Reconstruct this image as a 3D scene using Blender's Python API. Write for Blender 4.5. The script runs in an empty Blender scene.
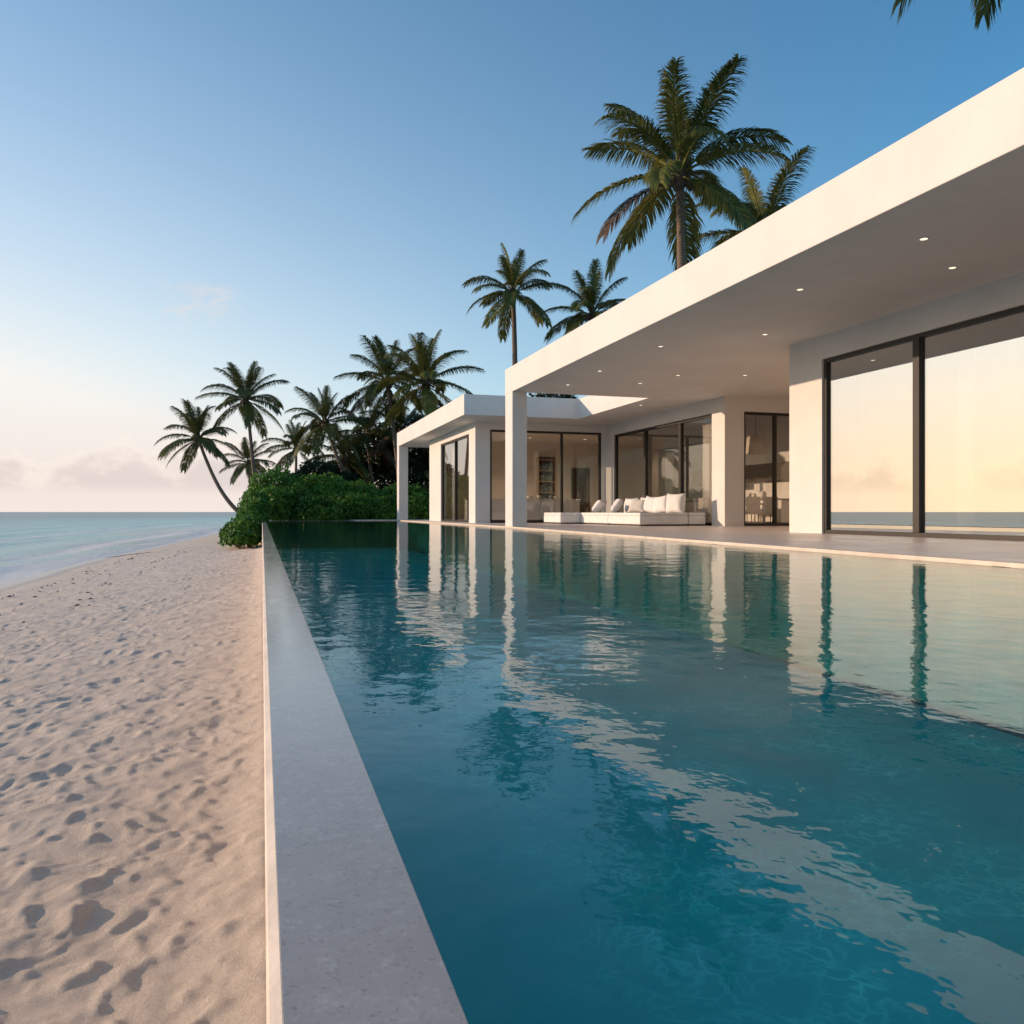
import bpy, bmesh, math, random
import numpy as np
from mathutils import Vector, Matrix, noise as mnoise

R = math.radians
C = bpy.context.scene
COL = C.collection

# ------------------------------------------------------------------ camera, sky, sun, exposure
cam_d = bpy.data.cameras.new('camera')
cam = bpy.data.objects.new('camera', cam_d); COL.objects.link(cam)
cam.location = (0, 0, 0.5)
cam.rotation_euler = (R(90), 0, -math.atan(250/820.0))
cam_d.sensor_width = 36.0
cam_d.lens = 36.0*820/1024
cam_d.clip_start = 0.05
cam_d.clip_end = 80000
C.camera = cam

SUN_AZ, SUN_EL = 67.0, 12.0            # azimuth measured from +Y towards -X
sun_vec = Vector((-math.sin(R(SUN_AZ))*math.cos(R(SUN_EL)), math.cos(R(SUN_AZ))*math.cos(R(SUN_EL)), math.sin(R(SUN_EL))))
sd = bpy.data.lights.new('sun', 'SUN'); sd.energy = 2.6; sd.angle = R(0.6); sd.color = (1.0, 0.71, 0.49)
so = bpy.data.objects.new('sun', sd); COL.objects.link(so)
so.location = sun_vec*200
so.rotation_euler = sun_vec.to_track_quat('Z', 'Y').to_euler()

W = bpy.data.worlds.new('World'); C.world = W; W.use_nodes = True
def build_world():
    nt = W.node_tree; nt.nodes.clear()
    N = nt.nodes.new; L = nt.links.new
    out = N('ShaderNodeOutputWorld'); bg = N('ShaderNodeBackground'); bg.inputs[1].default_value = 0.15
    sky = N('ShaderNodeTexSky'); sky.sky_type = 'NISHITA'; sky.sun_disc = False
    sky.sun_elevation = R(SUN_EL); sky.sun_rotation = R(-SUN_AZ)
    sky.air_density = 1.0; sky.dust_density = 0.1; sky.ozone_density = 2.0; sky.altitude = 0
    # low cumulus band above the horizon and one small drifting cloud, in sky directions
    tc = N('ShaderNodeTexCoord'); sep = N('ShaderNodeSeparateXYZ'); L(tc.outputs['Generated'], sep.inputs[0])
    mp = N('ShaderNodeMapping'); mp.inputs['Scale'].default_value = (11.0, 11.0, 16.0); L(tc.outputs['Generated'], mp.inputs[0])
    nz = N('ShaderNodeTexNoise'); nz.inputs['Scale'].default_value = 1.6; nz.inputs['Detail'].default_value = 8; nz.inputs['Roughness'].default_value = 0.62
    L(mp.outputs[0], nz.inputs['Vector'])
    def math_(op, a, b=None, clamp=False):
        m = N('ShaderNodeMath'); m.operation = op; m.use_clamp = clamp
        for i, v in enumerate((a, b)):
            if v is None: continue
            if isinstance(v, (int, float)): m.inputs[i].default_value = v
            else: L(v, m.inputs[i])
        return m.outputs[0]
    def ramp(v, a, b):
        m = N('ShaderNodeMapRange'); m.interpolation_type = 'SMOOTHSTEP'; m.inputs[1].default_value = a; m.inputs[2].default_value = b
        L(v, m.inputs[0]); return m.outputs[0]
    z = sep.outputs['Z']
    def mixc(f, a, b):
        m = N('ShaderNodeMix'); m.data_type = 'RGBA'
        for sck, v in ((m.inputs[0], f), (m.inputs[6], a), (m.inputs[7], b)):
            if isinstance(v, tuple): sck.default_value = (*v, 1)
            else: L(v, sck)
        return m.outputs[2]
    # humid sea air: pale haze low in the sky, strongest and warmest towards the sun
    dt = N('ShaderNodeVectorMath'); dt.operation = 'DOT_PRODUCT'; L(tc.outputs['Generated'], dt.inputs[0]); dt.inputs[1].default_value = sun_vec
    sp = math_('ADD', math_('MULTIPLY', dt.outputs['Value'], 0.5), 0.5)
    hz = math_('MULTIPLY', math_('EXPONENT', math_('MULTIPLY', math_('MAXIMUM', z, 0.0), -4.3)), math_('ADD', math_('MULTIPLY', math_('POWER', sp, 2.2), 2.9), 0.0), True)
    hz = math_('MAXIMUM', hz, math_('MULTIPLY', math_('EXPONENT', math_('MULTIPLY', math_('MAXIMUM', z, 0.0), -8.0)), 0.75))
    hcol = mixc(ramp(z, 0.02, 0.16), (3.95, 3.52, 3.26), (4.1, 4.02, 3.85))
    hcol = mixc(math_('MULTIPLY', ramp(sp, 0.83, 1.0), math_('SUBTRACT', 1.0, math_('MULTIPLY', ramp(z, 0.0, 0.5), 0.8))), hcol, mixc(ramp(z, 0.0, 0.24), (8.4, 6.2, 4.0), (6.9, 6.9, 6.4)))
    deep = N('ShaderNodeMix'); deep.data_type = 'RGBA'; deep.blend_type = 'MULTIPLY'; deep.inputs[0].default_value = 1
    L(sky.outputs[0], deep.inputs[6]); deep.inputs[7].default_value = (0.22, 0.71, 0.89, 1)
    air = mixc(hz, deep.outputs[2], hcol)
    mpa = N('ShaderNodeMapping'); mpa.inputs['Scale'].default_value = (1, 1, 0); mpa.inputs['Location'].default_value = (3.1, 0.4, 0); L(tc.outputs['Generated'], mpa.inputs[0])
    nza = N('ShaderNodeTexNoise'); nza.inputs['Scale'].default_value = 7.0; nza.inputs['Detail'].default_value = 2; L(mpa.outputs[0], nza.inputs['Vector'])
    hmr = N('ShaderNodeMapRange'); hmr.inputs[1].default_value = 0.34; hmr.inputs[2].default_value = 0.72; hmr.inputs[3].default_value = 0.034; hmr.inputs[4].default_value = 0.098; L(nza.outputs[0], hmr.inputs[0])
    dens = math_('ADD', math_('MULTIPLY', math_('SUBTRACT', hmr.outputs[0], z), 16.0), math_('MULTIPLY', math_('SUBTRACT', nz.outputs[0], 0.5), 2.6))
    cl = math_('MULTIPLY', ramp(dens, 0.0, 0.17), ramp(z, 0.016, 0.034))
    core = ramp(dens, 0.05, 0.75)
    # small drifting cloud
    cdir = Vector((-0.0666, 1.066, 0.2537)).normalized()
    flat = N('ShaderNodeMapping'); flat.inputs['Scale'].default_value = (1, 1, 1.9); L(tc.outputs['Generated'], flat.inputs[0])
    dist = N('ShaderNodeVectorMath'); dist.operation = 'DISTANCE'; L(flat.outputs[0], dist.inputs[0]); dist.inputs[1].default_value = (cdir.x, cdir.y, cdir.z*1.9)
    puff = math_('SUBTRACT', 1.0, math_('MULTIPLY', dist.outputs['Value'], 19.0))
    nz2 = N('ShaderNodeTexNoise'); nz2.inputs['Scale'].default_value = 42; nz2.inputs['Detail'].default_value = 8; nz2.inputs['Roughness'].default_value = 0.65; L(flat.outputs[0], nz2.inputs['Vector'])
    cl2 = math_('MULTIPLY', ramp(math_('ADD', puff, math_('MULTIPLY', math_('SUBTRACT', nz2.outputs[0], 0.55), 3.2)), 0.05, 0.95), 0.5)
    # sky, tinted clouds
    tint = N('ShaderNodeMix'); tint.data_type = 'RGBA'; tint.blend_type = 'MULTIPLY'; tint.inputs[0].default_value = 1
    L(air, tint.inputs[6]); L(mixc(core, (1.07, 1.04, 1.01), (0.86, 0.835, 0.85)), tint.inputs[7])
    m1 = N('ShaderNodeMix'); m1.data_type = 'RGBA'; L(math_('MULTIPLY', cl, 0.95), m1.inputs[0]); L(air, m1.inputs[6]); L(tint.outputs[2], m1.inputs[7])
    m2 = N('ShaderNodeMix'); m2.data_type = 'RGBA'; L(cl2, m2.inputs[0]); L(m1.outputs[2], m2.inputs[6]); m2.inputs[7].default_value = (3.6, 3.25, 3.1, 1)
    L(m2.outputs[2], bg.inputs[0]); L(bg.outputs[0], out.inputs[0])
build_world()

C.view_settings.view_transform = 'Standard'; C.view_settings.look = 'None'
C.view_settings.gamma = 1; C.view_settings.use_curve_mapping = False
C.view_settings.exposure = 0.62
C.render.engine = 'CYCLES'
C.cycles.use_denoising = True
C.cycles.max_bounces = 10; C.cycles.transparent_max_bounces = 24
C.cycles.caustics_reflective = False; C.cycles.caustics_refractive = False
C.cycles.sample_clamp_indirect = 6

random.seed(11)
rng = np.random.default_rng(7)

# ------------------------------------------------------------------ materials
def nmat(name):
    m = bpy.data.materials.new(name); m.use_nodes = True
    nt = m.node_tree; nt.nodes.clear()
    return m, nt
class G:
    """small node-graph writer"""
    def __init__(s, nt): s.nt = nt
    def n(s, t, **kw):
        x = s.nt.nodes.new(t)
        for k, v in kw.items(): setattr(x, k, v)
        return x
    def l(s, a, b): s.nt.links.new(a, b)
    def pos(s): return s.n('ShaderNodeNewGeometry').outputs['Position']
    def obj(s): return s.n('ShaderNodeTexCoord').outputs['Object']
    def map(s, v, scale=(1, 1, 1), rot=(0, 0, 0)):
        m = s.n('ShaderNodeMapping'); m.inputs['Scale'].default_value = scale; m.inputs['Rotation'].default_value = rot
        s.l(v, m.inputs[0]); return m.outputs[0]
    def noise(s, v, scale, detail=4, rough=0.5, dist=0.0):
        x = s.n('ShaderNodeTexNoise'); x.inputs['Scale'].default_value = scale; x.inputs['Detail'].default_value = detail
        x.inputs['Roughness'].default_value = rough; x.inputs['Distortion'].default_value = dist
        if v is not None: s.l(v, x.inputs['Vector'])
        return x.outputs[0]
    def rng(s, v, a, b, c=0.0, d=1.0, smooth=False):
        m = s.n('ShaderNodeMapRange'); m.inputs[1].default_value = a; m.inputs[2].default_value = b; m.inputs[3].default_value = c; m.inputs[4].default_value = d
        if smooth: m.interpolation_type = 'SMOOTHSTEP'
        s.l(v, m.inputs[0]); return m.outputs[0]
    def mix(s, fac, a, b, mode='MIX'):
        m = s.n('ShaderNodeMix'); m.data_type = 'RGBA'; m.blend_type = mode
        for sock, v in ((m.inputs[0], fac), (m.inputs[6], a), (m.inputs[7], b)):
            if isinstance(v, (int, float)): sock.default_value = v
            elif isinstance(v, tuple): sock.default_value = v if len(v) == 4 else (*v, 1)
            else: s.l(v, sock)
        return m.outputs[2]
    def math(s, op, a, b=None, clamp=False):
        m = s.n('ShaderNodeMath', operation=op, use_clamp=clamp)
        for i, v in enumerate((a, b)):
            if v is None: continue
            if isinstance(v, (int, float)): m.inputs[i].default_value = v
            else: s.l(v, m.inputs[i])
        return m.outputs[0]
    def bump(s, h, strength=0.3, dist=0.01, normal=None):
        b = s.n('ShaderNodeBump'); b.inputs['Strength'].default_value = strength; b.inputs['Distance'].default_value = dist
        s.l(h, b.inputs['Height'])
        if normal is not None: s.l(normal, b.inputs['Normal'])
        return b.outputs[0]
    def principled(s, col, rough=0.5, normal=None, **kw):
        p = s.n('ShaderNodeBsdfPrincipled')
        for nm, v in (('Base Color', col), ('Roughness', rough)):
            if isinstance(v, (int, float)): p.inputs[nm].default_value = v
            elif isinstance(v, tuple): p.inputs[nm].default_value = v if len(v) == 4 else (*v, 1)
            else: s.l(v, p.inputs[nm])
        if normal is not None: s.l(normal, p.inputs['Normal'])
        for k, v in kw.items(): p.inputs[k.replace('_', ' ')].default_value = v
        return p.outputs[0]
    def out(s, sh):
        o = s.n('ShaderNodeOutputMaterial'); s.l(sh, o.inputs[0])

M = {}
def simple(name, col, rough=0.5, vary=0.12, nscale=6.0, bump=0.0, bscale=40.0, **kw):
    m, nt = nmat(name); g = G(nt); v = g.obj()
    n1 = g.noise(v, nscale, 5)
    c = g.mix(g.rng(n1, 0.3, 0.7), tuple(x*(1-vary) for x in col), tuple(min(1, x*(1+vary)) for x in col))
    nrm = g.bump(g.noise(v, bscale, 4), bump, 0.01) if bump else None
    g.out(g.principled(c, rough, nrm, **kw)); M[name] = m; return m

def mk_plaster():
    m, nt = nmat('white_plaster'); g = G(nt); v = g.pos()
    n1 = g.noise(v, 0.8, 6, 0.6); n2 = g.noise(v, 9.0, 5, 0.6); n3 = g.noise(g.map(v, (3, 3, 0.35)), 1.6, 5, 0.6)
    c = g.mix(g.rng(n1, 0.35, 0.65), (0.70, 0.67, 0.635), (0.76, 0.73, 0.69))
    c = g.mix(g.rng(n2, 0.4, 0.8, 0, 0.22), c, (0.68, 0.665, 0.65))
    c = g.mix(g.rng(n3, 0.55, 0.8, 0, 0.22), c, (0.62, 0.60, 0.57))
    h = g.math('ADD', g.noise(v, 35, 4), g.math('MULTIPLY', g.noise(v, 4, 3), 0.8))
    g.out(g.principled(c, 0.75, g.bump(h, 0.22, 0.006))); M['plaster'] = m
mk_plaster()

def mk_stone():
    m, nt = nmat('grey_stone'); g = G(nt); v = g.pos()
    n1 = g.noise(v, 3.5, 8, 0.65); n2 = g.noise(v, 45, 6, 0.75); n3 = g.noise(v, 120, 3, 0.7)
    c = g.mix(g.rng(n1, 0.3, 0.7), (0.38, 0.325, 0.28), (0.48, 0.42, 0.37))
    c = g.mix(g.rng(n2, 0.52, 0.75, 0, 0.6), c, (0.66, 0.60, 0.54))
    c = g.mix(g.rng(n3, 0.57, 0.68, 0, 0.5), c, (0.20, 0.175, 0.155))
    vo = g.n('ShaderNodeTexVoronoi'); vo.inputs['Scale'].default_value = 38; g.l(v, vo.inputs['Vector'])
    pit = g.rng(vo.outputs['Distance'], 0.05, 0.12, 1, 0)
    pit = g.math('MULTIPLY', pit, g.rng(g.noise(v, 5, 3), 0.5, 0.6))
    c = g.mix(g.math('MULTIPLY', pit, 0.55), c, (0.12, 0.115, 0.11))
    r = g.rng(n1, 0.25, 0.75, 0.05, 0.17)
    g.out(g.principled(c, r, g.bump(g.math('SUBTRACT', g.math('MULTIPLY', n2, 0.5), pit), 0.10, 0.004), Specular_IOR_Level=0.45)); M['stone'] = m
mk_stone()

def mk_deck():
    m, nt = nmat('travertine_deck'); g = G(nt); v = g.pos()
    br = g.n('ShaderNodeTexBrick'); br.inputs['Scale'].default_value = 1.0; br.inputs['Brick Width'].default_value = 1.6; br.inputs['Row Height'].default_value = 0.28
    br.inputs['Mortar Size'].default_value = 0.006; br.inputs['Mortar Smooth'].default_value = 0.3
    br.inputs['Color1'].default_value = (0.72, 0.60, 0.51, 1); br.inputs['Color2'].default_value = (0.80, 0.68, 0.585, 1); br.inputs['Mortar'].default_value = (0.24, 0.20, 0.18, 1)
    g.l(g.map(v, (1, 1, 1), (0, 0, R(90))), br.inputs['Vector'])
    n1 = g.noise(g.map(v, (8, 0.9, 1)), 3.0, 6, 0.6)
    c = g.mix(g.rng(n1, 0.3, 0.75, 0, 0.45), br.outputs['Color'], (0.54, 0.465, 0.41))
    n2 = g.noise(v, 1.2, 4)
    g.out(g.principled(c, g.rng(n2, 0.3, 0.7, 0.28, 0.5), g.bump(n1, 0.08, 0.005))); M['deck'] = m
mk_deck()

def mk_sand():
    m, nt = nmat('beach_sand'); g = G(nt); v = g.pos()
    at = g.n('ShaderNodeAttribute', attribute_name='wet'); wet = at.outputs['Fac']
    n1 = g.noise(v, 1.3, 6, 0.6); n2 = g.noise(v, 60, 6, 0.85); n3 = g.noise(v, 170, 3, 0.7); n4 = g.noise(v, 14, 8, 0.75)
    c = g.mix(g.rng(n1, 0.3, 0.7), (0.82, 0.675, 0.545), (0.90, 0.76, 0.63))
    c = g.mix(g.rng(n2, 0.35, 0.70, 0, 0.60), c, (0.56, 0.455, 0.36))
    c = g.mix(g.rng(n3, 0.57, 0.68, 0, 0.45), c, (0.34, 0.27, 0.215))
    c = g.mix(g.rng(n4, 0.60, 0.75, 0, 0.30), c, (0.46, 0.39, 0.33))
    c = g.mix(wet, c, (0.40, 0.335, 0.275))
    r = g.rng(wet, 0.0, 1.0, 0.95, 0.28)
    h = g.math('ADD', g.math('MULTIPLY', n2, 0.5), g.math('ADD', g.math('MULTIPLY', n4, 0.9), g.math('MULTIPLY', n3, 0.25)))
    h = g.math('MULTIPLY', h, g.rng(wet, 0, 0.7, 1, 0.05))
    g.out(g.principled(c, r, g.bump(h, 1.0, 0.024))); M['sand'] = m
mk_sand()

def mk_sea():
    m, nt = nmat('sea_water'); g = G(nt); v = g.pos()
    off = g.n('ShaderNodeAttribute', attribute_name='offshore').outputs['Fac']
    rp = g.n('ShaderNodeValToRGB'); e = rp.color_ramp.elements
    e[0].position = 0.0; e[0].color = (0.46, 0.52, 0.46, 1)
    e[1].position = 1.0; e[1].color = (0.035, 0.22, 0.26, 1)
    for p_, c_ in ((0.04, (0.30, 0.62, 0.57, 1)), (0.16, (0.16, 0.56, 0.53, 1)), (0.45, (0.06, 0.38, 0.41, 1))):
        x = e.new(p_); x.color = c_
    g.l(g.rng(g.math('ADD', off, g.math('MULTIPLY', g.rng(g.noise(g.map(v, (0.05, 0.02, 1)), 1.0, 5), 0.3, 0.7, -1, 1), 10.0)), 0, 160), rp.inputs[0])
    w1 = g.noise(g.map(v, (0.9, 0.45, 1)), 1.0, 6, 0.6); w2 = g.noise(g.map(v, (0.12, 0.05, 1)), 1.0, 6, 0.6)
    swell = g.n('ShaderNodeTexWave'); swell.bands_direction = 'X'; swell.inputs['Scale'].default_value = 0.055; swell.inputs['Distortion'].default_value = 5; swell.inputs['Detail'].default_value = 4; swell.inputs['Detail Scale'].default_value = 0.6
    g.l(v, swell.inputs['Vector'])
    # foam: lacy strips at the waterline and along the breaking wave
    fn = g.noise(g.map(v, (1.2, 0.5, 1)), 1.5, 8, 0.7)
    edge = g.rng(g.math('ADD', off, g.math('MULTIPLY', g.noise(v, 0.35, 4), -2.0)), -1.2, 2.2, 1, 0, True)
    brk = g.math('MULTIPLY', g.rng(off, 2.0, 3.6, 0, 1, True), g.rng(off, 4.4, 8.5, 1, 0, True))
    brk2 = g.math('MULTIPLY', g.rng(off, 11, 14, 0, 1, True), g.rng(off, 15, 22, 1, 0, True))
    foam = g.math('ADD', g.rng(g.math('MULTIPLY', edge, g.math('ADD', fn, 0.45)), 0.34, 0.46), g.rng(g.math('MULTIPLY', brk, fn), 0.34, 0.44, 0, 0.95), True)
    foam = g.math('ADD', foam, g.rng(g.math('MULTIPLY', brk2, fn), 0.40, 0.49, 0, 0.75), True)
    c = g.mix(foam, rp.outputs[0], (0.92, 0.86, 0.79))
    h = g.math('ADD', g.math('MULTIPLY', w1, 0.25), g.math('ADD', g.math('MULTIPLY', w2, 1.2), g.math('MULTIPLY', swell.outputs['Fac'], 0.35)))
    nrm = g.bump(h, 1.0, 0.6)
    df = g.n('ShaderNodeBsdfDiffuse'); g.l(c, df.inputs['Color']); g.l(g.bump(h, 0.35, 0.5), df.inputs['Normal'])
    gl = g.n('ShaderNodeBsdfGlossy'); gl.inputs['Roughness'].default_value = 0.18; g.l(nrm, gl.inputs['Normal'])
    fr = g.n('ShaderNodeFresnel'); fr.inputs['IOR'].default_value = 1.33; g.l(nrm, fr.inputs['Normal'])
    # the mean of many wave slopes never reaches full grazing reflection
    fac = g.math('MULTIPLY', g.math('MINIMUM', g.math('MULTIPLY', fr.outputs[0], 0.75), 0.48), g.rng(foam, 0, 1, 1, 0.1))
    mx = g.n('ShaderNodeMixShader'); g.l(fac, mx.inputs[0]); g.l(df.outputs[0], mx.inputs[1]); g.l(gl.outputs[0], mx.inputs[2])
    g.out(mx.outputs[0]); M['sea'] = m
mk_sea()

def mk_pool_water():
    m, nt = nmat('pool_water'); g = G(nt); v = g.pos()
    a = g.noise(g.map(v, (1, 1, 1)), 3.4, 2, 0.4); b = g.noise(g.map(v, (1, 0.8, 1), (0, 0, 0.4)), 11, 3, 0.5); c = g.noise(v, 0.55, 2)
    calm = g.rng(g.noise(v, 0.30, 3), 0.35, 0.65, 0.6, 1.0)
    h = g.math('ADD', g.math('MULTIPLY', a, 0.0095), g.math('MULTIPLY', b, 0.0040))
    h = g.math('MULTIPLY', h, calm)
    h = g.math('ADD', h, g.math('MULTIPLY', c, 0.020))
    nrm = g.bump(h, 1.0, 0.55)
    fr = g.n('ShaderNodeFresnel'); g.l(g.rng(g.n('ShaderNodeNewGeometry').outputs['Backfacing'], 0, 1, 1.33, 1/1.33), fr.inputs['IOR']); g.l(nrm, fr.inputs['Normal'])
    gl = g.n('ShaderNodeBsdfGlossy'); gl.inputs['Roughness'].default_value = 0.0; g.l(nrm, gl.inputs['Normal'])
    tr = g.n('ShaderNodeBsdfTransparent'); tr.inputs['Color'].default_value = (0.50, 0.99, 0.97, 1)
    mx = g.n('ShaderNodeMixShader'); g.l(fr.outputs[0], mx.inputs[0]); g.l(tr.outputs[0], mx.inputs[1]); g.l(gl.outputs[0], mx.inputs[2])
    g.out(mx.outputs[0]); M['pool_water'] = m
mk_pool_water()

def mk_pool_floor():
    m, nt = nmat('teal_pool_stone'); g = G(nt); v = g.pos()
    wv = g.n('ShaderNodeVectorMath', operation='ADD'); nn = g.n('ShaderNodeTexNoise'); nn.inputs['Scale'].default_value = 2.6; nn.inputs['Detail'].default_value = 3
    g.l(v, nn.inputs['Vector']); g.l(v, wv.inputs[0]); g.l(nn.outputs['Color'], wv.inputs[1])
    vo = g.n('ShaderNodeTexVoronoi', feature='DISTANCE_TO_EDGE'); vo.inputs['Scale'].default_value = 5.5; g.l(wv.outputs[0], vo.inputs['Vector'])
    caustic = g.rng(vo.outputs['Distance'], 0.0, 0.20, 1, 0, True)  # pale net of caustic light, painted into the floor colour
    caustic = g.math('MULTIPLY', g.math('POWER', caustic, 2.2), g.rng(g.noise(v, 3.0, 4, 0.7), 0.35, 0.65))
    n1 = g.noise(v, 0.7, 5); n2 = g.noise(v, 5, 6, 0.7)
    caustic = g.math('MULTIPLY', caustic, g.rng(n1, 0.44, 0.60, 0.0, 0.70))
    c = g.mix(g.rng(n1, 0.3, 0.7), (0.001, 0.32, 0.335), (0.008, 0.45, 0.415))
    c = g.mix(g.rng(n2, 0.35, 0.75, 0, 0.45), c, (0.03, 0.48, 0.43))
    c = g.mix(caustic, c, (0.30, 0.80, 0.68))
    g.out(g.principled(c, 0.6)); M['pool_floor'] = m
mk_pool_floor()

def mk_glass(name, base, tint, rough=0.0):
    m, nt = nmat(name); g = G(nt); v = g.pos()
    fr = g.n('ShaderNodeFresnel'); g.l(g.rng(g.n('ShaderNodeNewGeometry').outputs['Backfacing'], 0, 1, 1.5, 1/1.5), fr.inputs['IOR'])
    fac = g.math('ADD', g.math('MULTIPLY', fr.outputs[0], 1-base), base, True)
    gl = g.n('ShaderNodeBsdfGlossy'); gl.inputs['Roughness'].default_value = rough; gl.inputs['Color'].default_value = (0.97, 0.95, 0.92, 1)
    tr = g.n('ShaderNodeBsdfTransparent'); tr.inputs['Color'].default_value = (*tint, 1)
    mx = g.n('ShaderNodeMixShader'); g.l(fac, mx.inputs[0]); g.l(tr.outputs[0], mx.inputs[1]); g.l(gl.outputs[0], mx.inputs[2])
    g.out(mx.outputs[0]); M[name] = m
mk_glass('solar_glass', 0.50, (0.95, 0.95, 0.93))
mk_glass('tinted_glass', 0.16, (0.95, 0.94, 0.91))
mk_glass('clear_glass', 0.0, (0.98, 0.975, 0.965))

simple('dark_metal', (0.020, 0.015, 0.011), 0.5, 0.15, 3)
simple('trim', (0.72, 0.61, 0.50), 0.6, 0.15, 5, 0.2, 60)
simple('white_fabric', (0.78, 0.75, 0.72), 0.9, 0.06, 5, 0.3, 220)
simple('linen', (0.70, 0.64, 0.57), 0.9, 0.08, 5, 0.3, 200)
simple('curtain', (0.82, 0.80, 0.77), 0.85, 0.04, 5)
simple('interior_white', (0.80, 0.76, 0.71), 0.6, 0.05, 1.5)
simple('dark_wood', (0.05, 0.033, 0.022), 0.45, 0.3, 8)
simple('lining', (0.001, 0.12, 0.135), 0.5, 0.3, 2.0)
simple('pale_wood', (0.42, 0.29, 0.18), 0.5, 0.2, 8)
simple('ceramic', (0.72, 0.66, 0.58), 0.3, 0.08, 12)
simple('dark_ceramic', (0.06, 0.07, 0.06), 0.3, 0.1, 12)
simple('seaweed', (0.045, 0.03, 0.018), 0.8, 0.4, 30)
simple('soil', (0.16, 0.13, 0.09), 0.95, 0.3, 1.0, 0.5, 8)
simple('twig', (0.10, 0.075, 0.05), 0.9, 0.3, 8)
simple('books', (0.16, 0.20, 0.17), 0.7, 0.5, 9)

def mk_trunk():
    m, nt = nmat('palm_bark'); g = G(nt); v = g.obj()
    wv = g.n('ShaderNodeTexWave'); wv.bands_direction = 'Z'; wv.inputs['Scale'].default_value = 2.2; wv.inputs['Distortion'].default_value = 2.5; wv.inputs['Detail'].default_value = 3
    g.l(v, wv.inputs['Vector'])
    n = g.noise(g.map(v, (6, 6, 2)), 2, 5, 0.7)
    c = g.mix(g.rng(n, 0.3, 0.7), (0.15, 0.105, 0.075), (0.27, 0.20, 0.15))
    c = g.mix(g.rng(wv.outputs['Fac'], 0.6, 0.95, 0, 0.6), c, (0.09, 0.065, 0.05))
    g.out(g.principled(c, 0.9, g.bump(g.math('ADD', wv.outputs['Fac'], n), 0.5, 0.03))); M['bark'] = m
mk_trunk()

def mk_leaf(name, dark, mid, light, nscale, trans=0.25):
    m, nt = nmat(name); g = G(nt); v = g.pos()
    oi = g.n('ShaderNodeObjectInfo').outputs['Random']
    at = g.n('ShaderNodeAttribute', attribute_name='tone').outputs['Fac']
    n = g.noise(v, nscale, 4, 0.6)
    t = g.math('ADD', g.math('MULTIPLY', at, 0.55), g.math('ADD', g.math('MULTIPLY', oi, 0.25), g.rng(n, 0.3, 0.7, -0.1, 0.3)))
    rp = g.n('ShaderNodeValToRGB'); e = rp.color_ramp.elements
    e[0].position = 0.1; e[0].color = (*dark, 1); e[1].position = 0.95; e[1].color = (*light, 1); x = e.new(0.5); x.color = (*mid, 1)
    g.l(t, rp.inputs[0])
    p = g.principled(rp.outputs[0], 0.48, None, Specular_IOR_Level=0.18)
    tl = g.n('ShaderNodeBsdfTranslucent'); g.l(rp.outputs[0], tl.inputs['Color'])
    mx = g.n('ShaderNodeMixShader'); mx.inputs[0].default_value = trans; g.l(p, mx.inputs[1]); g.l(tl.outputs[0], mx.inputs[2])
    g.out(mx.outputs[0]); M[name] = m
mk_leaf('palm_leaf', (0.055, 0.075, 0.020), (0.15, 0.165, 0.042), (0.33, 0.27, 0.07), 0.7)
mk_leaf('far_palm_leaf', (0.040, 0.055, 0.018), (0.10, 0.118, 0.034), (0.20, 0.185, 0.055), 0.4)
mk_leaf('dry_leaf', (0.09, 0.06, 0.04), (0.16, 0.11, 0.075), (0.22, 0.16, 0.11), 1.0)
mk_leaf('shrub_leaf', (0.030, 0.085, 0.012), (0.085, 0.205, 0.028), (0.20, 0.34, 0.05), 0.8)
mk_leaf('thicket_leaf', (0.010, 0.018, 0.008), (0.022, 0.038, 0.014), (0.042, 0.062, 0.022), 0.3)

def emit(name, col, s):
    m, nt = nmat(name); g = G(nt); e = g.n('ShaderNodeEmission'); e.inputs[0].default_value = (*col, 1); e.inputs[1].default_value = s
    g.out(e.outputs[0]); M[name] = m
emit('lamp_lens', (1.0, 0.82, 0.60), 0.95)

# ------------------------------------------------------------------ object helpers
def tag(o, label=None, cat=None, group=None, kind=None):
    if label: o['label'] = label
    if cat: o['category'] = cat
    if group: o['group'] = group
    if kind: o['kind'] = kind
    return o
def link(name, me, mat, parent=None):
    o = bpy.data.objects.new(name, me); COL.objects.link(o)
    if mat is not None and not me.materials: me.materials.append(mat)
    if parent is not None: o.parent = parent
    return o
def empty(name, loc=(0, 0, 0), rz=0.0):
    o = bpy.data.objects.new(name, None); COL.objects.link(o); o.location = loc; o.rotation_euler = (0, 0, rz); o.empty_display_size = 0.3
    return o
def npmesh(name, V, F, attrs=None, smooth=False):
    """V (n,3), F (m,k) all with the same k"""
    V = np.asarray(V, np.float32); F = np.asarray(F, np.int32)
    me = bpy.data.meshes.new(name)
    me.vertices.add(len(V)); me.vertices.foreach_set('co', V.ravel())
    k = F.shape[1]
    me.loops.add(F.size); me.loops.foreach_set('vertex_index', F.ravel())
    me.polygons.add(len(F)); me.polygons.foreach_set('loop_start', np.arange(0, F.size, k, dtype=np.int32))
    if smooth: me.polygons.foreach_set('use_smooth', np.ones(len(F), bool))
    for nm, a in (attrs or {}).items():
        at = me.attributes.new(nm, 'FLOAT', 'POINT'); at.data.foreach_set('value', np.asarray(a, np.float32))
    me.update(calc_edges=True); me.validate()
    return me

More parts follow.
